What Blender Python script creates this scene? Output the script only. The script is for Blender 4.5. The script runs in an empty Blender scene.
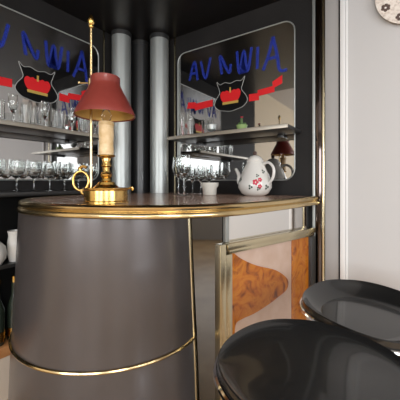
import bpy, bmesh, math, random
from mathutils import Vector, Matrix
random.seed(4)
PI = math.pi
S = bpy.context.scene
COL = S.collection

# ------------------------------------------------------------------ materials
def pm(name, col, rough=.5, metal=0, spec=.5, trans=0, ior=1.45, coat=0, var=None, vscale=6, bump=0, bscale=60, alpha=1, dist=0):
    m = bpy.data.materials.new(name); m.use_nodes = True
    nt = m.node_tree; b = nt.nodes['Principled BSDF']
    b.inputs['Base Color'].default_value = (*col, 1)
    b.inputs['Roughness'].default_value = rough
    b.inputs['Metallic'].default_value = metal
    b.inputs['Specular IOR Level'].default_value = spec
    b.inputs['Transmission Weight'].default_value = trans
    b.inputs['IOR'].default_value = ior
    b.inputs['Coat Weight'].default_value = coat
    b.inputs['Coat Roughness'].default_value = .06
    b.inputs['Alpha'].default_value = alpha
    tc = nt.nodes.new('ShaderNodeTexCoord')
    if var:
        n = nt.nodes.new('ShaderNodeTexNoise'); n.inputs['Scale'].default_value = vscale; n.inputs['Detail'].default_value = 6; n.inputs['Distortion'].default_value = dist
        r = nt.nodes.new('ShaderNodeValToRGB')
        cols = var
        while len(r.color_ramp.elements) < len(cols): r.color_ramp.elements.new(.5)
        for i, c in enumerate(cols):
            r.color_ramp.elements[i].position = .3 + .4 * i / (len(cols) - 1)
            r.color_ramp.elements[i].color = (*c, 1)
        nt.links.new(tc.outputs['Object'], n.inputs['Vector'])
        nt.links.new(n.outputs['Fac'], r.inputs['Fac'])
        nt.links.new(r.outputs['Color'], b.inputs['Base Color'])
    if bump:
        n2 = nt.nodes.new('ShaderNodeTexNoise'); n2.inputs['Scale'].default_value = bscale; n2.inputs['Detail'].default_value = 4
        bp = nt.nodes.new('ShaderNodeBump'); bp.inputs['Strength'].default_value = bump; bp.inputs['Distance'].default_value = .01
        nt.links.new(tc.outputs['Object'], n2.inputs['Vector'])
        nt.links.new(n2.outputs['Fac'], bp.inputs['Height'])
        nt.links.new(bp.outputs['Normal'], b.inputs['Normal'])
    return m
M = dict(
    wall_dark=pm('charcoal paint', (.016, .015, .0145), .6, spec=.2, var=[(.013, .012, .0118), (.020, .0185, .018)], vscale=3),
    soffit=pm('black lacquer', (.010, .009, .009), .28),
    white=pm('white paint', (.50, .488, .482), .55, bump=.03, bscale=40),
    trimwhite=pm('white gloss trim', (.72, .71, .70), .35),
    beige=pm('beige wall', (.66, .56, .41), .6),
    greypanel=pm('grey satin panel', (.34, .325, .315), .5),
    floor=pm('oak floor', (.5, .33, .17), .35, var=[(.42, .26, .12), (.58, .4, .22)], vscale=4),
    silver=pm('satin silver', (.40, .415, .40), .40, .7),
    darkmetal=pm('dark metal', (.06, .06, .06), .32, .6),
    chrome=pm('chrome', (.78, .78, .78), .08, 1),
    brass=pm('polished brass', (.64, .49, .26), .22, 1),
    brassold=pm('aged brass', (.66, .43, .13), .22, 1, var=[(.52, .32, .08), (.78, .53, .2)], vscale=18),
    palebrass=pm('pale brass', (.58, .51, .35), .24, 1),
    body=pm('dark satin laminate', (.10, .088, .086), .31, .45, coat=.1, var=[(.088, .076, .073), (.108, .096, .095)], vscale=2.2),
    top=pm('rosewood top', (.20, .10, .07), .25, var=[(.34, .19, .13), (.54, .36, .27)], vscale=9, coat=.3),
    mirror=pm('smoked mirror', (.39, .385, .38), .03, 1),
    edgestrip=pm('brushed shelf edge', (.36, .33, .28), .38, .7),
    mirrordark=pm('grey tinted mirror', (.15, .15, .15), .04, 1),
    clearmirror=pm('clear mirror', (.84, .83, .81), .02, 1),
    darkmirror=pm('dark mirror', (.10, .08, .075), .06, 1),
    blue=pm('blue lettering', (.016, .038, .36), .5, alpha=.64),
    black=pm('black print', (.004, .004, .004), .7, spec=.15),
    red=pm('red print', (.62, .008, .012), .45),
    gold=pm('gold print', (.62, .42, .10), .35, .4),
    greyline=pm('grey outline', (.40, .40, .38), .4),
    rose=pm('rose stone', (.5, .36, .28), .22, var=[(.40, .27, .20), (.50, .37, .30)], vscale=7, coat=.3),
    burl=pm('orange burl', (.5, .18, .02), .25, var=[(.12, .028, .003), (.32, .085, .005), (.42, .14, .010), (.22, .055, .004)], vscale=11, dist=1.6, coat=.25),
    leather=pm('black leather', (.010, .010, .010), .26, spec=.45, bump=.015, bscale=90, coat=.6),
    shade=pm('red tole', (.2, .03, .02), .36, coat=.15, var=[(.16, .025, .018), (.23, .04, .030)], vscale=9),
    shadein=pm('gold lining', (.62, .40, .13), .4, .5),
    wax=pm('ivory wax', (.66, .49, .27), .45, var=[(.52, .35, .16), (.74, .58, .36)], vscale=30),
    glass=pm('clear glass', (.96, .98, .97), .02, trans=1, ior=1.42),
    ceramic=pm('white ceramic', (.64, .62, .58), .18, coat=.4),
    ceramicgrey=pm('cream ceramic', (.62, .60, .54), .3),
    flower=pm('red glaze', (.5, .03, .06), .25),
    leafdark=pm('dark green glaze', (.03, .05, .035), .3),
    platebrown=pm('brown glaze', (.10, .065, .055), .3),
    plate=pm('speckled plate', (.70, .62, .55), .3, var=[(.52, .44, .38), (.72, .64, .57), (.78, .72, .66)], vscale=60),
    bottle=pm('dark bottle glass', (.02, .028, .02), .08, coat=.5),
    wood=pm('orange pine', (.46, .2, .07), .45, var=[(.4, .16, .05), (.52, .25, .1)], vscale=14),
    plinth=pm('cream plinth', (.62, .52, .42), .5),
    jargreen=pm('green glaze', (.25, .36, .13), .35),
    cactus=pm('cactus green', (.07, .13, .04), .6),
)

# ------------------------------------------------------------------ mesh helpers
class MB:
    def __init__(s): s.bm = bmesh.new()
    def box(s, x0, x1, y0, y1, z0, z1, bev=0):
        r = bmesh.ops.create_cube(s.bm, size=1)
        vs = r['verts']
        for v in vs:
            v.co = Vector(((x0 + x1) / 2 + v.co.x * (x1 - x0), (y0 + y1) / 2 + v.co.y * (y1 - y0), (z0 + z1) / 2 + v.co.z * (z1 - z0)))
        if bev:
            es = list({e for v in vs for e in v.link_edges})
            bmesh.ops.bevel(s.bm, geom=es, offset=bev, segments=2, affect='EDGES', profile=.6)
        return s
    def lathe(s, prof, cx=0, cy=0, n=32, a0=0, a1=2 * PI):
        full = abs(a1 - a0 - 2 * PI) < 1e-6
        cols = []
        k = n if full else n + 1
        for i in range(k):
            a = a0 + (a1 - a0) * i / n
            cols.append([s.bm.verts.new((cx + r * math.cos(a), cy + r * math.sin(a), z)) for r, z in prof])
        for i in range(n):
            A, B = cols[i], cols[(i + 1) % k]
            for j in range(len(prof) - 1):
                try: s.bm.faces.new((A[j], B[j], B[j + 1], A[j + 1]))
                except ValueError: pass
        bmesh.ops.remove_doubles(s.bm, verts=s.bm.verts, dist=1e-5)
        return s
    def tube(s, pts, r, n=10, closed=False):
        pts = [Vector(p) for p in pts]; N = len(pts); rings = []
        rr = r if isinstance(r, (list, tuple)) else [r] * N
        up = None
        for i, p in enumerate(pts):
            if closed: t = pts[(i + 1) % N] - pts[i - 1]
            else: t = pts[min(i + 1, N - 1)] - pts[max(i - 1, 0)]
            t.normalize()
            if up is None: up = Vector((0, 0, 1)) if abs(t.z) < .9 else Vector((1, 0, 0))
            x = up - t * up.dot(t)
            if x.length < 1e-5: x = t.orthogonal()
            x.normalize(); y = t.cross(x); up = x
            rings.append([s.bm.verts.new(p + (x * math.cos(2 * PI * j / n) + y * math.sin(2 * PI * j / n)) * rr[i]) for j in range(n)])
        for i in range(N if closed else N - 1):
            A, B = rings[i], rings[(i + 1) % N]
            for j in range(n): s.bm.faces.new((A[j], A[(j + 1) % n], B[(j + 1) % n], B[j]))
        if not closed:
            s.bm.faces.new(rings[0][::-1]); s.bm.faces.new(rings[-1])
        return s
    def prism(s, poly, fn, d0, d1):
        """poly of (a, b); fn(a, b, d) -> xyz"""
        A = [s.bm.verts.new(fn(a, b, d0)) for a, b in poly]; B = [s.bm.verts.new(fn(a, b, d1)) for a, b in poly]
        s.bm.faces.new(A[::-1]); s.bm.faces.new(B)
        n = len(poly)
        for i in range(n): s.bm.faces.new((A[i], A[(i + 1) % n], B[(i + 1) % n], B[i]))
        return s
    def xf(s, mat):
        s.bm.transform(mat); return s
    def build(s, name, mat, parent=None, smooth=True):
        bmesh.ops.recalc_face_normals(s.bm, faces=s.bm.faces)
        me = bpy.data.meshes.new(name); s.bm.to_mesh(me); s.bm.free()
        me.materials.append(M[mat])
        o = bpy.data.objects.new(name, me); COL.objects.link(o)
        if smooth:
            for p in me.polygons: p.use_smooth = True
            me.set_sharp_from_angle(angle=math.radians(38))
        if parent: o.parent = parent
        return o

def tag(o, label=None, cat=None, group=None, kind=None):
    if label: o['label'] = label
    if cat: o['category'] = cat
    if group: o['group'] = group
    if kind: o['kind'] = kind
    return o
def thing(name, label, cat, loc=(0, 0, 0), rz=0, group=None):
    o = bpy.data.objects.new(name, None); COL.objects.link(o)
    o.empty_display_size = .05
    o.location = loc; o.rotation_euler = (0, 0, rz)
    return tag(o, label, cat, group)
def dup(o, loc=None, rz=None, label=None, parent=None):
    c = o.copy(); COL.objects.link(c)
    if parent: c.parent = parent
    if loc is not None: c.location = loc
    if rz is not None: c.rotation_euler = (0, 0, rz)
    if label: c['label'] = label
    for ch in list(o.children): dup(ch, parent=c)
    return c
def struct(o): o['kind'] = 'structure'; return o
def crom(pts, n=8, closed=False):
    P = [Vector((*p, 0)) if len(p) == 2 else Vector(p) for p in pts]; out = []
    N = len(P)
    for i in range(N if closed else N - 1):
        if closed: a, b, c, d = P[i - 1], P[i], P[(i + 1) % N], P[(i + 2) % N]
        else: a, b, c, d = P[max(i - 1, 0)], P[i], P[i + 1], P[min(i + 2, N - 1)]
        for k in range(n):
            t = k / n
            out.append(.5 * ((2 * b) + (c - a) * t + (2 * a - 5 * b + 4 * c - d) * t * t + (3 * b - a - 3 * c + d) * t ** 3))
    if not closed: out.append(P[-1])
    return out
ORD = ['first', 'second', 'third', 'fourth', 'fifth', 'sixth', 'seventh', 'eighth', 'ninth', 'tenth', 'eleventh', 'twelfth', 'thirteenth', 'fourteenth']

# ------------------------------------------------------------------ the setting
RX, RY, RZ = 4.6, -5.6, 2.75
struct(MB().box(-.3, RX + .2, RY - .2, .3, -.1, 0).build('floor', 'floor', smooth=False))
struct(MB().box(-.3, RX + .2, RY - .2, .3, RZ, RZ + .1).build('ceiling', 'white', smooth=False))
struct(MB().box(0, 2.0, -1.90, 0, 2.42, RZ).build('trim_1', 'soffit', smooth=False))      # black bulkhead over the bar niche
struct(MB().box(-.15, 0, -2.5, .15, 0, RZ).build('wall_left', 'wall_dark', smooth=False))
struct(MB().box(-.15, 0, RY - .15, -2.5, 0, RZ).build('wall_left_rear', 'beige', smooth=False))
struct(MB().box(0, 1.66, 0, .15, 0, RZ).build('wall_right', 'wall_dark', smooth=False))
struct(MB().box(1.66, RX + .15, 0, .15, 0, RZ).build('wall_right_white', 'white', smooth=False))
# rear and far side walls with window openings that let the daylight in
def wall_with_windows(name, axis, at, lo, hi, wins, z0, z1, wmat='white'):
    m = MB()
    def b(u0, u1, a0, a1):
        if axis == 'y': m.box(u0, u1, at - .15, at, a0, a1)
        else: m.box(at, at + .15, u0, u1, a0, a1)
    b(lo, hi, 0, z0); b(lo, hi, z1, RZ)
    u = lo
    for (w0, w1) in wins: b(u, w0, z0, z1); u = w1
    b(u, hi, z0, z1)
    struct(m.build(name, wmat, smooth=False))
WR = [(.7, 2.0), (2.5, 3.9)]; WS = [(-4.6, -3.2), (-2.4, -1.0)]
wall_with_windows('wall_rear', 'y', RY, 0, RX, WR, .8, 2.35)
wall_with_windows('wall_side', 'x', RX, RY, 0, WS, .8, 2.35)
k = 1
for axis, wins in (('y', WR), ('x', WS)):
    for (a, b_) in wins:
        f = MB()
        for (u0, u1, z0, z1) in ((a, b_, .8, .86), (a, b_, 2.29, 2.35), (a, a + .06, .86, 2.29), (b_ - .06, b_, .86, 2.29), ((a + b_) / 2 - .025, (a + b_) / 2 + .025, .86, 2.29)):
            if axis == 'y': f.box(u0, u1, RY - .1, RY - .04, z0, z1)
            else: f.box(RX + .04, RX + .1, u0, u1, z0, z1)
        struct(f.build('window_%d' % k, 'trimwhite', smooth=False)); k += 1

# strips and panels at the end of the niche wall
def strip(n, mat, x0, x1, d, z0=0, z1=2.42, bev=.003):
    return struct(MB().box(x0, x1, -d, -.001, z0, z1, bev).build('trim_%d' % n, mat))
strip(2, 'silver', 1.503, 1.520, .014)
strip(3, 'darkmirror', 1.522, 1.556, .008)
strip(4, 'palebrass', 1.559, 1.574, .012)
strip(5, 'greypanel', 1.578, 1.652, .010, bev=.002)
struct(MB().box(1.662, 1.690, -.024, -.001, 0, RZ, .006).build('trim_6', 'trimwhite'))
struct(MB().box(1.6905, 1.702, -.008, -.001, 0, RZ, .003).build('trim_7', 'trimwhite'))
struct(MB().box(.395, .412, -.012, -.001, 0, 2.42, .004).build('trim_8', 'palebrass'))
struct(MB().box(.001, .012, -.418, -.404, 0, 2.42, .004).build('trim_9', 'palebrass'))

# corner columns
def column(x, y, r, mat, label, flutes=False):
    t = thing('column', label, 'column', (x, y, 0))
    MB().lathe([(0, .04), (r, .04), (r, 2.385), (0, 2.385)], n=40).build('shaft', mat, t)
    MB().lathe([(0, .001), (r * 1.12, .001), (r * 1.12, .035), (r * 1.05, .04), (0, .04)], n=40).build('base', 'darkmetal', t)
    MB().lathe([(0, 2.385), (r * 1.06, 2.385), (r * 1.06, 2.418), (0, 2.418)], n=40).build('collar', 'darkmetal', t)
    return t
column(.088, -.302, .076, 'silver', 'satin silver round column on the left wall, behind the table lamp')
column(.305, -.088, .076, 'silver', 'satin silver round column on the right wall, beside the glass shelf with the green pot')
column(.086, -.094, .078, 'darkmetal', 'dark round column in the corner between the two silver columns')

# ------------------------------------------------------------------ decorated wall mirrors (local x along the wall, -y out of it)
def rrect(w, h, r, n=6):
    p = []
    for cx, cy, a in ((w - r, h - r, 0), (-w + r, h - r, 90), (-w + r, -h + r, 180), (w - r, -h + r, 270)):
        for i in range(n + 1):
            t = math.radians(a + 90 * i / n); p.append((cx + r * math.cos(t), cy + r * math.sin(t)))
    return p
def wallfn(a, b, d): return (a, -d, b)
def ribbon_stroke(m, pts, w, d0=.0085, d1=.0095):
    pts = [Vector(p[:2]) for p in crom(pts, 6)]
    L, R = [], []
    for i, p in enumerate(pts):
        t = (pts[min(i + 1, len(pts) - 1)] - pts[max(i - 1, 0)]).normalized(); n = Vector((-t.y, t.x))
        L.append(p + n * w / 2); R.append(p - n * w / 2)
    m.prism([tuple(p) for p in L + R[::-1]], wallfn, d0, d1)
mt = thing('wall_mirror', 'smoked wall mirror with blue lettering and red crown emblem, right of the corner columns', 'mirror', (.915, 0, 1.750))
gl = MB().prism(rrect(.476, .514, .07), wallfn, .002, .008).build('mirror_glass', 'mirror', mt)
e = MB(); e.tube([wallfn(a, b, .008) for a, b in rrect(.479, .517, .073)], .0045, 8, True); e.build('frame', 'silver', mt)
lt = MB(); Wd = .020
# brush-drawn blue letters across the top, tallest at the end, with a tail
for st in ([(-.36, .28), (-.31, .42), (-.28, .27)], [(-.345, .33), (-.29, .33)],
           [(-.25, .41), (-.205, .27), (-.16, .42)],
           [(-.06, .27), (-.075, .41), (.0, .27), (.015, .33)],
           [(.065, .41), (.085, .25), (.12, .40), (.15, .25), (.18, .41)],
           [(.225, .40), (.222, .25)],
           [(.265, .23), (.305, .33), (.335, .44)], [(.335, .44), (.365, .30), (.38, .21), (.43, .20)], [(.29, .30), (.365, .30)]):
    ribbon_stroke(lt, st, Wd)
lt.build('lettering', 'blue', mt)
shield = crom([(-.125, .232), (-.095, .205), (-.05, .215), (0, .200), (.05, .212), (.095, .205), (.125, .235), (.105, .17), (.098, .13), (.135, .075),
               (.145, .03), (.11, -.01), (.06, -.025), (0, -.035), (-.06, -.025), (-.11, -.01), (-.145, .03), (-.135, .075), (-.098, .13), (-.105, .17)], 5, True)
shield = [(p.x * .90 + .012, (p.y - .09) * .84 + .095) for p in shield]
MB().prism(shield, wallfn, .0084, .0100).build('shield', 'black', mt)
m = MB(); m.tube([wallfn(a * 1.03, (b - .1) * 1.03 + .1, .0095) for a, b in shield], .0019, 6, True); m.build('shield_outline', 'greyline', mt)
cr = MB()
crown = crom([(-.062, .058), (-.088, .090), (-.092, .120), (-.074, .140), (-.050, .136), (-.034, .142), (-.016, .134), (0, .140), (.016, .134), (.034, .142), (.050, .136), (.074, .140), (.092, .120), (.088, .090), (.062, .058), (0, .054)], 5, True)
co = cr.prism([(p.x * .9 + .012, p.y) for p in crown], wallfn, .0102, .0116).build('crown', 'red', mt)
c2 = MB()
c2.prism([(-.052, .040), (.076, .040), (.078, .058), (-.054, .058)], wallfn, .0102, .0120)
c2.build('crown_band', 'gold', co)
c2 = MB(); c2.prism([(.006, .122), (.018, .122), (.018, .160), (.006, .160)], wallfn, .0118, .0128)
c2.build('crown_cross', 'gold', co)
rb = MB()
rb.prism([(-.385, .060), (-.30, .050), (-.30, .100), (-.372, .108)], wallfn, .0082, .0091)
rb.prism([(-.305, .035), (-.140, .045), (-.140, .095), (-.305, .088)], wallfn, .0090, .0099)
rb.build('ribbon', 'red', mt)
rb = MB()
rb.prism([(.160, .035), (.235, .032), (.235, .082), (.160, .085)], wallfn, .0082, .0091)
rb.prism([(.225, .060), (.345, .070), (.345, .112), (.225, .102)], wallfn, .0090, .0099)
rb.prism([(.335, .095), (.398, .118), (.398, .172), (.330, .140)], wallfn, .0082, .0091)
rb.build('ribbon', 'red', mt)
dup(mt, (0, -.94, 1.750), PI / 2, 'smoked wall mirror with blue lettering and red crown emblem, behind the table lamp')

# ------------------------------------------------------------------ glass-display shelves
def shelf(label, loc, rz, x0, x1):
    t = thing('wall_shelf', label, 'shelf', loc, rz)
    MB().box(x0, x1, -.262, -.014, 0, .02, .003).build('board', 'darkmetal', t)
    MB().box(x0, x1, -.274, -.2625, -.002, .022, .003).build('edge_strip', 'edgestrip', t)
    for x in (x0 + .12, x1 - .12):
        MB().box(x - .015, x + .015, -.06, -.0135, -.020, -.0005, .003).build('bracket', 'darkmetal', t)
    return t
shelf('dark wall shelf with a thin metal edge across the right mirror', (0, 0, 1.527), 0, .55, 1.435)
shelf('dark wall shelf with a thin metal edge, crowded with glasses across the left mirror', (0, 0, 1.520), PI / 2, -1.75, -.575)
ZR, ZL = 1.548, 1.541

# ------------------------------------------------------------------ glassware
def glass_thing(name, label, loc, prof, group, cat='glass', parts=None):
    t = thing(name, label, cat, loc, 0, group)
    for pn, pr in parts: MB().lathe(pr, n=20).build(pn, 'glass', t)
    return t
def tumbler(name, label, loc, r, h, group):
    o = MB().lathe([(0, 0), (r * .82, 0), (r * .86, .004), (r, h), (r - .002, h), (r * .80, .012), (0, .012)], n=20).build(name, 'glass')
    o.location = loc; return tag(o, label, 'glass', group)
def stem_parts(r, h, bowl):
    zb = h - bowl
    foot = [(0, 0), (r * .85, 0), (r * .85, .002), (.006, .008), (0, .008)]
    stem = [(0, .0082), (.006, .0082), (.004, .02), (.004, zb - .012), (.007, zb - .0005), (0, zb - .0005)]
    b = [(0, zb), (.010, zb), (r * .7, zb + bowl * .18), (r, zb + bowl * .5), (r * .86, h), (r * .86 - .0018, h), (r - .002, zb + bowl * .5), (r * .7 - .002, zb + bowl * .2), (0, zb + .005)]
    return [('foot', foot), ('stem', stem), ('bowl', b)]
def goblet(name, label, loc, r, h, bowl, group):
    return glass_thing(name, label, loc, None, group, parts=stem_parts(r, h, bowl))
ys = [-1.40, -1.335, -1.27, -1.21, -1.15, -1.09, -1.03, -.972, -.914, -.856, -.796, -.738, -.68, -.62]
ta = tb = None
for i, y in enumerate(ys):
    x = .185 + .02 * ((i * 7) % 3 - 1)
    lab = 'clear %s on the left wall shelf, %s glass from the left end'
    if i % 3 == 1:
        l = lab % ('stemmed flute', ORD[i])
        if tb is None: tb = goblet('champagne_flute', l, (x, y, ZL), .026, .165, .10, 'glasses on the left wall shelf')
        else: dup(tb, (x, y, ZL), None, l)
    else:
        l = lab % ('straight tumbler', ORD[i])
        if ta is None: ta = tumbler('tumbler_glass', l, (x, y, ZL), .027, .125, 'glasses on the left wall shelf')
        else: dup(ta, (x, y, ZL), None, l)
# goblets on the back-bar worktop
ZC = 1.165
tg = None
for i, y in enumerate([-1.30, -1.19, -1.085, -.985, -.885, -.785, -.68, -.57]):
    l = 'clear wide-bowled goblet on the dark worktop under the left mirror, %s from the left' % ORD[i]
    if tg is None: tg = goblet('wine_goblet', l, (.078, y, ZC), .045, .19, .115, 'goblets under the left mirror')
    else: dup(tg, (.078, y, ZC), None, l)
ZT = 1.133
goblet('wine_glass', 'tall clear stemmed wine glass standing on the bar top left of the white bowl', (.845, -.455, ZT + .001), .043, .255, .14, 'tall wine glasses on the bar')
dup(bpy.data.objects['wine_glass'], (.70, -.33, ZT + .001), None, 'tall clear stemmed wine glass on the bar top, right in front of the silver column')
bpy.data.objects['wine_glass']['label'] = 'tall clear stemmed wine glass on the bar top, nearer the white bowl'
for i, x in enumerate((.56, .635, .71, .785)):
    tumb = goblet('wine_glass', 'clear stemmed wine glass against the lower part of the right mirror, %s from the left' % ORD[i], (x, -.075, ZT + .001), .025, .215, .13, 'wine glasses under the right mirror') if i == 0 else dup(tumb, (x, -.075, ZT + .001), None, 'clear stemmed wine glass against the lower part of the right mirror, %s from the left' % ORD[i])
tumbler('highball_glass', 'tall narrow clear glass on the right wall shelf, left end', (.60, -.16, ZR), .026, .19, 'tall glasses on the right shelf')
dup(bpy.data.objects['highball_glass'], (.665, -.15, ZR), None, 'tall narrow clear glass on the right wall shelf, second from the left end')
# silver cup and little cactus pot on the right shelf
t = thing('silver_cup', 'small footed silver cup on the right wall shelf below the shield emblem', 'cup', (.845, -.14, ZR))
MB().lathe([(0, 0), (.03, 0), (.03, .004), (.008, .012), (.008, .026), (0, .026)], n=24).build('foot', 'silver', t)
MB().lathe([(0, .0262), (.012, .0262), (.032, .042), (.036, .075), (.040, .078), (.034, .078), (.029, .045), (0, .034)], n=24).build('bowl', 'silver', t)
t = thing('potted_cactus', 'tiny potted cactus in a green glazed pot on the right wall shelf', 'plant', (1.09, -.15, ZR))
MB().lathe([(0, 0), (.028, 0), (.036, .04), (.038, .046), (.032, .046), (.03, .038), (0, .038)], n=24).build('pot', 'jargreen', t)
m = MB()
for a, (dx, h) in enumerate(((0, .095), (-.018, .07), (.017, .062))):
    m.lathe([(0, .0385), (.009, .0385), (.011, .06), (.008, h - .006), (0, h)], dx, .006 * a - .004, n=12)
m.build('cactus', 'cactus', t)
MB().lathe([(0, .0952), (.008, .0955), (.010, .102), (0, .106)], n=10).build('blossom', 'flower', t)

# ------------------------------------------------------------------ back-bar cabinet under the left mirror
t = thing('back_bar_cabinet', 'dark open back-bar cabinet with pine bottom board, at the left edge behind the bar', 'cabinet', (0, 0, 0))
MB().box(.003, .142, -2.2, -.46, 1.135, ZC - .001, .004).build('worktop', 'wall_dark', t)
MB().box(.1425, .148, -2.2, -.46, 1.140, ZC - .004, .002).build('edge_strip', 'darkmetal', t)
MB().box(.003, .138, -2.17, -.48, .735, .755, .003).build('shelf', 'darkmetal', t)
MB().box(.003, .014, -2.17, -.48, .305, 1.134).build('back_panel', 'black', t)
for y in (-2.2, -.475): MB().box(.003, .14, y, y + .022, .001, 1.134).build('side_panel', 'wall_dark', t)
MB().box(.003, .145, -2.17, -.48, .245, .303, .004).build('bottom_board', 'wood', t)
MB().box(.003, .140, -2.17, -.48, .001, .244).build('plinth', 'plinth', t)
# ceramics on the cabinet shelf
t = thing('ceramic_jar', 'round white lidded ceramic jar on the cabinet shelf at the left picture edge', 'jar', (.0785, -1.20, .7555), PI / 2)
MB().lathe([(0, 0), (.035, 0), (.055, .03), (.060, .065), (.052, .10), (.032, .122), (0, .122)], n=28).build('body', 'ceramic', t)
l_ = MB().lathe([(0, .1222), (.03, .1222), (.022, .134), (0, .138)], n=24).build('lid', 'ceramic', t)
MB().lathe([(0, .1385), (.008, .14), (.010, .150), (0, .156)], n=14).build('knob', 'ceramic', l_)
t = thing('milk_jug', 'tall white ceramic jug on the cabinet shelf beside the round jar', 'jug', (.0785, -1.092, .7555), PI / 2)
MB().lathe([(0, 0), (.032, 0), (.045, .05), (.042, .11), (.036, .15), (.041, .178), (.037, .178), (.032, .15), (.036, .11), (.038, .05), (0, .012)], n=28).build('body', 'ceramic', t)
MB().tube(crom([(.036, 0, .155), (.07, 0, .15), (.075, 0, .09), (.044, 0, .055)], 5), .006).build('handle', 'ceramic', t)
tb_ = None
for i, y in enumerate((-1.28, -1.19, -1.10, -1.01)):
    l = 'dark glass bottle on the bottom board of the cabinet, %s from the left' % ORD[i]
    if tb_ is None:
        tb_ = thing('bottle', l, 'bottle', (.085, y, .304), 0, 'dark bottles in the cabinet')
        MB().lathe([(0, 0), (.036, 0), (.038, .01), (.038, .20), (.016, .26), (.014, .33), (0, .33)], n=24).build('body', 'bottle', tb_)
        MB().lathe([(0, .3305), (.0155, .3305), (.0155, .365), (0, .365)], n=16).build('cap', 'brassold', tb_)
        MB().lathe([(.0386, .02), (.0392, .02), (.0392, .075), (.0386, .075)], n=24).build('bottle_label', 'brassold', tb_)
    else: dup(tb_, (.085, y, .304), None, l)

# ------------------------------------------------------------------ the bar
BX, BY = .646, -.817
bar = thing('curved_bar_front', 'dark grey curved bar front ringed by a thin brass band, under the bar top', 'bar', (BX, BY, 0))
A0, A1 = math.radians(-168), math.radians(6.3)
def rad(z): return .512 - .030 * (z / .6) ** 1.5 * .75 if z < .6 else .4895 - (z - .6) * .048
prof = [(rad(z), z) for z in [.002 + 1.074 * i / 14 for i in range(15)]]
prof = prof + [(r - .02, z) for r, z in prof[::-1]] + [prof[0]]
m = MB().lathe(prof, n=72, a0=A0, a1=A1)
m.build('shell', 'body', bar)
rb_ = rad(.47)
m = MB(); m.tube([((rb_ + .003) * math.cos(A0 + (A1 - A0) * i / 72), (rb_ + .003) * math.sin(A0 + (A1 - A0) * i / 72), .47) for i in range(73)], .0075, 8)
m.build('brass_band', 'brass', bar)
m = MB(); ca, sa = math.cos(A1 + .018), math.sin(A1 + .018)
ring = []
for z in [.002 + 1.074 * i / 10 for i in range(11)]: ring.append((rad(z) * ca - .001, rad(z) * sa, z))
m.tube(ring, .0105, 8); m.build('brass_strip', 'palebrass', bar)

# bar top: slab, two-roll brass edge
front = crom([(.20, -.42), (.165, -.62), (.185, -.86), (.262, -1.05), (.385, -1.175), (.515, -1.25), (.66, -1.294), (.85, -1.272), (1.033, -1.213), (1.198, -1.118), (1.325, -.985), (1.405, -.82), (1.45, -.60), (1.487, -.36), (1.512, -.16), (1.528, -.03)], 6)
front = [(p.x, p.y) for p in front]
outline = front + [(1.578, -.03), (.43, -.018)]
outline = front + [(.43, -.03)]
tp = thing('bar_countertop', 'glossy reddish brown bar top with a rolled brass edge, lamp standing on it', 'countertop')
cx, cy = .9, -.6
def fl(a, b, d): return (a, b, d)
MB().prism(outline, fl, 1.0815, ZT).build('slab', 'top', tp)
pr = [(-.030, 1.1325), (-.029, 1.1340), (-.018, 1.1346), (.004, 1.1346), (.012, 1.1325), (.0175, 1.126), (.0165, 1.116), (.012, 1.111), (.010, 1.108), (.016, 1.106), (.021, 1.100), (.023, 1.094), (.021, 1.087), (.014, 1.0825), (.004, 1.0812), (-.002, 1.0812)]
m = MB(); N = len(front); rings = []
for i, p in enumerate(front):
    a = Vector(front[max(i - 1, 0)]); b = Vector(front[min(i + 1, N - 1)])
    t_ = (b - a).normalized(); n_ = Vector((t_.y, -t_.x))
    rings.append([m.bm.verts.new((p[0] + n_.x * d, p[1] + n_.y * d, z)) for d, z in pr])
for i in range(N - 1):
    for j in range(len(pr)):
        k2 = (j + 1) % len(pr)
        m.bm.faces.new((rings[i][j], rings[i + 1][j], rings[i + 1][k2], rings[i][k2]))
m.bm.faces.new(rings[0]); m.bm.faces.new(rings[-1][::-1])
m.build('brass_edge', 'brass', tp)

# side wing of the bar: framed stone and burl panel running to the wall (local x = along, -y = outwards)
WANG = math.atan2(.9637, .2668)
wing = thing('bar_side_panel', 'brass framed side panel of the bar with orange burl on rose stone', 'bar panel', (1.316, -.739, 0), WANG)
def wf(a, b, d): return (a, -d, b)
MB().box(.02, .735, .03, .05, .002, 1.078).build('backing', 'darkmetal', wing)
MB().box(.020, .690, .018, .0295, .945, 1.078).build('upper_mirror', 'clearmirror', wing)
MB().box(.022, .512, .006, .0295, .05, .893).build('stone_panel', 'rose', wing)
MB().box(.5125, .690, .004, .0295, .05, .893).build('burl_panel', 'burl', wing)
inl = crom([(.024, .905), (.09, .858), (.204, .805), (.36, .752), (.455, .695), (.478, .661), (.46, .625), (.387, .604), (.283, .583), (.181, .571), (.10, .570), (.052, .555), (.044, .46), (.024, .42)], 5)
inl = [(p.x, p.y) for p in inl if p.y < .892]
inl = [(.024, .892)] + inl
MB().prism(inl, wf, -.0058, -.0022).build('burl_inlay', 'burl', wing)
m = MB(); m.box(-.020, .735, -.020, .029, .913, .944, .006); m.box(-.0, .735, -.010, .029, .894, .9125, .004); m.build('top_rail', 'palebrass', wing)
m = MB(); m.box(-.062, -.026, -.016, .022, .03, .944, .005); m.build('post', 'palebrass', wing)
m = MB(); m.box(-.020, .0215, -.008, .029, .03, .893, .004); m.build('inner_post', 'palebrass', wing)
MB().box(-.004, .0195, .010, .0295, .945, 1.078, .003).build('upper_post', 'silver', wing)
m = MB(); m.box(.6905, .735, -.016, .029, .03, .893, .005); m.build('end_post', 'darkmetal', wing)
MB().box(-.06, .735, -.004, .0295, .001, .0295).build('kick_board', 'darkmetal', wing)
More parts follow.
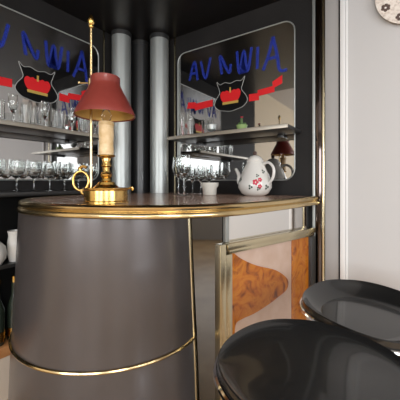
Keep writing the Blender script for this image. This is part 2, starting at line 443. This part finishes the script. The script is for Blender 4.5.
# mirror between the curved front and the wing
jm = thing('mirror_strip', 'narrow upright mirror strip between curved bar front and brass post', 'mirror', (1.1445, -.7555, 0), math.radians(17))
MB().prism([(rad(z) - .512 + .026, z) for z in [.06 + 1.012 * i / 10 for i in range(11)]] + [(.134, 1.072), (.134, .06)], lambda a, b, d: (a, d, b), 0, .006).build('mirror_glass', 'mirrordark', jm)
MB().box(.028, .134, -.002, .006, .002, .0595).build('bottom_rail', 'palebrass', jm)

# ------------------------------------------------------------------ table lamp on the bar
lamp = thing('candle_lamp', 'brass candlestick lamp with a red metal shade standing on the bar top', 'lamp', (.9385, -1.111, ZT + .0020), math.radians(34.6))
L = lamp
MB().lathe([(0, 0), (.094, 0), (.094, .005), (.089, .009), (.089, .050), (.096, .055), (.097, .060), (.090, .061), (.084, .054), (.055, .056), (.05, .066), (.04, .074), (0, .074)], n=44).build('base', 'brassold', L)
MB().lathe([(0, .0742), (.038, .0742), (.034, .084), (.020, .090), (.016, .10), (.022, .108), (.024, .118), (.016, .128), (.014, .146), (.022, .152), (.020, .16), (.016, .168), (.018, .185), (.036, .192), (.038, .197), (.024, .199), (0, .199)], n=32).build('stem', 'brassold', L)
MB().lathe([(0, .1992), (.030, .1992), (.031, .22), (.029, .24), (.031, .29), (.030, .322), (.033, .326), (.030, .338), (.022, .34), (0, .336)], n=24).build('candle', 'wax', L)
MB().lathe([(0, .3362), (.012, .338), (.019, .352), (.021, .366), (.015, .385), (.006, .40), (0, .403)], n=20).build('bulb', 'glass', L)
rx = -.064
MB().tube([(rx, 0, .0555), (rx, 0, .735)], .0055, 12).build('rod', 'brass', L)
m = MB(); m.lathe([(0, .7352), (.010, .7352), (.011, .741), (.007, .746), (.013, .756), (.014, .768), (.008, .780), (.005, .788), (0, .790)], rx, 0, n=18); m.build('finial', 'brassold', L)
m = MB()
m.lathe([(.0058, .488), (.013, .488), (.013, .518), (.0058, .518)], rx, 0, n=16)
m.tube([(rx - .012, 0, .503), (rx - .05, 0, .503)], .004, 8)
m.lathe([(0, .499), (.006, .499), (.006, .507), (0, .507)], rx - .05, 0, n=12)
m.tube([(rx + .012, 0, .503), (-.02, 0, .503)], .004, 8)
m.build('shade_clamp', 'brass', L)
sx = -.004
def shp(o):
    p = [(.120, .366), (.119, .371), (.113, .386), (.102, .408), (.087, .437), (.071, .466), (.060, .489), (.0565, .496), (.0565, .524)]
    return [(r + o, z) for r, z in p]
sh = MB(); sh.lathe(shp(0) + [(.058, .526)] + [(.0605, .524), (.0605, .4965)] + shp(.003)[:-2][::-1] + [(.124, .362), (.120, .366)], sx, 0, n=48); sh_o = sh.build('lamp_shade', 'shade', L)
MB().lathe([(r - .0012, z) for r, z in shp(0)[:-1]] + [(r - .0026, z) for r, z in shp(0)[:-1]][::-1] + [(.1188, .366)], sx, 0, n=48).build('shade_lining', 'shadein', sh_o)
m = MB()
m.tube([(sx + .0545 * math.cos(a), .0545 * math.sin(a), .520) for a in [2 * PI * i / 36 for i in range(36)]], .002, 6, True)
m.build('shade_ring', 'brass', sh_o)
m = MB(); m.tube([(-.107 + .033 * math.cos(a), 0, .090 + .040 * math.sin(a)) for a in [2 * PI * i / 28 for i in range(28)]], .0058, 10, True)
m.tube(crom([(-.088, 0, .032), (-.100, 0, .036), (-.107, 0, .050)], 4), .005, 8); m.tube(crom([(-.107, 0, .13), (-.112, 0, .142), (-.097, 0, .152), (-.084, 0, .146)], 4), .006, 8); m.tube(crom([(-.076, 0, .1), (-.074, 0, .085), (-.080, 0, .0625)], 4), .005, 8)
m.build('ring_handle', 'brassold', L)
m = MB(); m.tube(crom([(.095, 0, .058), (.106, 0, .062), (.113, 0, .056), (.110, 0, .050)], 5), .004, 8); m.build('thumb_scroll', 'brassold', L)

# ------------------------------------------------------------------ pot and bowl on the bar
pot = thing('coffee_pot', 'white coffee pot with red and dark flowers on the bar top below the right mirror', 'coffee pot', (1.19, -.165, ZT + .001), 0)
def pr_pot(z):
    pts = [(0, .062), (.015, .085), (.05, .106), (.085, .105), (.13, .088), (.18, .066), (.21, .052), (.222, .055)]
    for (z0, r0), (z1, r1) in zip(pts, pts[1:]):
        if z0 <= z <= z1: return r0 + (r1 - r0) * (z - z0) / (z1 - z0)
    return .05
MB().lathe([(0, 0)] + [(pr_pot(z), z) for z in (0, .006, .015, .03, .05, .068, .085, .105, .13, .155, .18, .2, .21, .222)] + [(0, .222)], n=40).build('body', 'ceramic', pot)
ld = MB().lathe([(0, .2224), (.050, .2224), (.046, .236), (.03, .25), (.012, .256), (0, .256)], n=32).build('lid', 'ceramic', pot)
MB().lathe([(0, .2564), (.009, .257), (.014, .268), (.009, .279), (0, .282)], n=16).build('knob', 'platebrown', ld)
dl = Vector((-.823, -.568 * .0, 0)); th = math.radians(34.6)
def camdir(a): return Vector((math.cos(a), math.sin(a), 0))
aL, aR = PI + th - .8, th - .8     # spout towards the lamp side, handle towards the mirror end
def P(a, r, z): d = camdir(a); return (d.x * r, d.y * r, z)
MB().tube(crom([P(aL, .082, .055), P(aL, .125, .085), P(aL, .128, .13), P(aL, .155, .175)], 6), [.020 - .0006 * i for i in range(19)], 12).build('spout', 'ceramic', pot)
MB().tube(crom([P(aR, .055, .195), P(aR, .10, .205), P(aR, .135, .17), P(aR, .13, .11), P(aR, .097, .075)], 6), .009, 10).build('handle', 'ceramic', pot)
def decal(list_, mat, name, parent):
    m = MB()
    for (da, z, sz, k) in list_:
        a0 = -PI / 2 + th + da
        for q in range(k):
            w = 2 * PI * q / k
            cz, ca_ = z + sz * .8 * math.sin(w), a0 + sz * .8 * math.cos(w) / pr_pot(z)
            r = pr_pot(max(0, min(.21, cz)))
            c = Vector(P(ca_, r + .0003, cz)); n_ = camdir(ca_); tx = Vector((-n_.y, n_.x, 0))
            slope = (pr_pot(min(.215, cz + .01)) - pr_pot(max(0, cz - .01))) / .02
            uz = (Vector((0, 0, 1)) + n_ * slope).normalized(); nn = tx.cross(uz)
            ringv = [m.bm.verts.new(c + (tx * math.cos(2 * PI * j / 8) + uz * math.sin(2 * PI * j / 8)) * sz * .62) for j in range(8)]
            top = m.bm.verts.new(c + nn * .0022); bot = m.bm.verts.new(c - nn * .004)
            for j in range(8):
                m.bm.faces.new((ringv[j], ringv[(j + 1) % 8], top)); m.bm.faces.new((ringv[(j + 1) % 8], ringv[j], bot))
    return m.build(name, mat, parent)
decal([(-.15, .085, .014, 5), (.12, .10, .010, 5), (.10, .06, .010, 5)], 'flower', 'painted_flowers', pot)
decal([(-.45, .055, .011, 3), (.55, .055, .012, 3), (.5, .15, .010, 3), (-.02, .125, .008, 3), (.02, .045, .009, 3), (1.2, .10, .013, 4), (1.9, .09, .014, 4), (2.7, .12, .014, 5), (-1.3, .1, .012, 4), (3.4, .08, .013, 4), (4.0, .12, .012, 4)], 'leafdark', 'painted_leaves', pot)

bw = MB().lathe([(0, 0), (.040, 0), (.045, .006), (.047, .045), (.058, .062), (.060, .082), (.054, .082), (.050, .064), (.040, .05), (0, .045)], n=32).build('ceramic_bowl', 'ceramicgrey')
bw.location = (.915, -.27, ZT + .001); tag(bw, 'small cream ceramic bowl on the bar top left of the coffee pot', 'bowl')

# ------------------------------------------------------------------ plate on the white wall
pl = thing('wall_plate', 'round speckled plate with brown flowers hung on the white wall, top right', 'plate', (2.018, -.0015, 2.222))
R90 = Matrix.Rotation(PI / 2, 4, 'X')
MB().lathe([(0, .004), (.09, .001), (.10, .001), (.178, .022), (.178, .026), (.174, .027), (.105, .012), (.09, .010), (0, .010)], n=56).xf(R90).build('dish', 'plate', pl)
for i in range(9):
    m = MB(); a = math.radians(-90 + 14 + 40 * i)
    for q in range(6):
        w = q * PI / 3; rr = .142 + .014 * math.cos(w); aa = a + .014 * math.sin(w) / .142
        zz = .012 + (rr - .105) * .218
        m.lathe([(0, zz - .002), (.010, zz - .001), (.0085, zz + .0022), (0, zz + .003)], rr * math.cos(aa), rr * math.sin(aa), n=8)
    m.xf(R90).build('painted_flower', 'platebrown', pl)
m = MB()
for i in range(6):
    a = i * PI / 3; m.lathe([(0, .008), (.026, .009), (.02, .0115), (0, .012)], .04 * math.cos(a), .04 * math.sin(a), n=10)
m.xf(R90).build('painted_center', 'platebrown', pl)

# ------------------------------------------------------------------ bar stools
def make_stool(label, loc, rz, R=.222, back=.04, dish=1):
    t = thing('bar_stool', label, 'stool', loc, rz, 'bar stools at the counter')
    zs = .745
    def edge(a):                       # slight squircle outline
        return R * (1 + .02 * math.cos(4 * a))
    def lift(a, q):                    # raised back rim (towards +y), lower front lip
        s_ = math.sin(a); return (back * max(0, s_) ** 1.5 + .010 * abs(math.cos(a)) - .012 * max(0, -s_) ** 2) * q ** 2.4
    m = MB(); n = 64
    qs = [.0, .30, .58, .76, .87, .935, .972, .988, 1.0, 1.004, .995, .965]
    zz = [z_ * (dish if i_ < 6 else 1) for i_, z_ in enumerate([-.030, -.0298, -.0275, -.022, -.014, -.0055, .0015, .0032, .001, -.008, -.026, -.048])]
    rings = []
    for q, z in zip(qs, zz):
        if q == 0: rings.append([m.bm.verts.new((0, 0, zs + z))]); continue
        rings.append([m.bm.verts.new((edge(a) * q * math.cos(a), edge(a) * q * math.sin(a), zs + z + lift(a, q))) for a in [2 * PI * i / n for i in range(n)]])
    for i in range(n): m.bm.faces.new((rings[0][0], rings[1][i], rings[1][(i + 1) % n]))
    for A, B in zip(rings[1:], rings[2:]):
        for i in range(n): m.bm.faces.new((A[i], B[i], B[(i + 1) % n], A[(i + 1) % n]))
    m.bm.faces.new(rings[-1])
    m.build('seat', 'leather', t)
    m = MB(); m.tube([(edge(a) * 1.018 * math.cos(a), edge(a) * 1.018 * math.sin(a), zs - .028 + lift(a, 1)) for a in [2 * PI * i / n for i in range(n)]], .0075, 8, True)
    m.build('rim', 'chrome', t)
    m = MB(); rings = []
    for q, z in ((.975, -.0482), (.95, -.066), (.84, -.092), (.6, -.112), (.25, -.12)):
        rings.append([m.bm.verts.new((edge(a) * q * math.cos(a), edge(a) * q * math.sin(a), zs + z + lift(a, q) * (.9 if q > .9 else .3))) for a in [2 * PI * i / n for i in range(n)]])
    for A, B in zip(rings, rings[1:]):
        for i in range(n): m.bm.faces.new((A[i], B[i], B[(i + 1) % n], A[(i + 1) % n]))
    m.bm.faces.new(rings[-1]); m.build('shell', 'chrome', t)
    MB().lathe([(0, .032), (.03, .032), (.03, .40), (.022, .41), (.022, zs - .121), (0, zs - .121)], n=24).build('pole', 'chrome', t)
    MB().lathe([(0, .001), (.20, .001), (.20, .008), (.17, .016), (.05, .031), (0, .0315)], n=44).build('base_plate', 'chrome', t)
    fr = MB(); fr.tube([(.15 * math.cos(a), .15 * math.sin(a), .27) for a in [2 * PI * i / 40 for i in range(40)]], .009, 8, True)
    for a in (0, PI / 2, PI, 1.5 * PI): fr.tube([(.031 * math.cos(a), .031 * math.sin(a), .27), (.145 * math.cos(a), .145 * math.sin(a), .27)], .007, 8)
    fr.build('footrest', 'chrome', t)
    return t
make_stool('black leather bar stool nearest the camera, seat cut by the bottom of the photo', (1.784, -1.130, 0), math.radians(30), .24, .012, .35)
make_stool('black leather bar stool beside the white wall, farther of the two', (1.858, -.632, 0), math.radians(28), .230, .028, 1.7)

# ------------------------------------------------------------------ light
def area(name, loc, rot, sx_, sy_, power, col):
    l = bpy.data.lights.new(name, 'AREA'); l.shape = 'RECTANGLE'; l.size = sx_; l.size_y = sy_; l.energy = power; l.color = col
    o = bpy.data.objects.new(name, l); COL.objects.link(o); o.location = loc; o.rotation_euler = rot; return o
for i, (a, b_) in enumerate(WR): area('daylight_window', ((a + b_) / 2, RY - .02, 1.575), (PI / 2, 0, 0), b_ - a - .1, 1.4, 72, (.94, .97, 1))
for i, (a, b_) in enumerate(WS): area('daylight_window', (RX + .02, (a + b_) / 2, 1.575), (PI / 2, 0, PI / 2), b_ - a - .1, 1.4, 62, (.94, .97, 1))
area('ceiling_lamp', (2.9, -2.6, RZ - .02), (0, 0, 0), .7, .7, 40, (1, .96, .92))
w = bpy.data.worlds.new('sky'); S.world = w; w.use_nodes = True
bg = w.node_tree.nodes['Background']; bg.inputs['Color'].default_value = (.85, .92, 1, 1); bg.inputs['Strength'].default_value = 2.0

# ------------------------------------------------------------------ camera
cam = bpy.data.cameras.new('camera'); co_ = bpy.data.objects.new('camera', cam); COL.objects.link(co_)
co_.location = (1.9752, -1.9174, 1.22); co_.rotation_euler = (PI / 2, 0, math.radians(34.615))
cam.sensor_width = 36; cam.lens = 297 / 400 * 36; cam.shift_y = -.045; cam.clip_start = .02
S.camera = co_
S.view_settings.view_transform = 'Standard'; S.view_settings.look = 'None'; S.view_settings.gamma = 1
S.view_settings.use_curve_mapping = False
S.view_settings.exposure = -.42
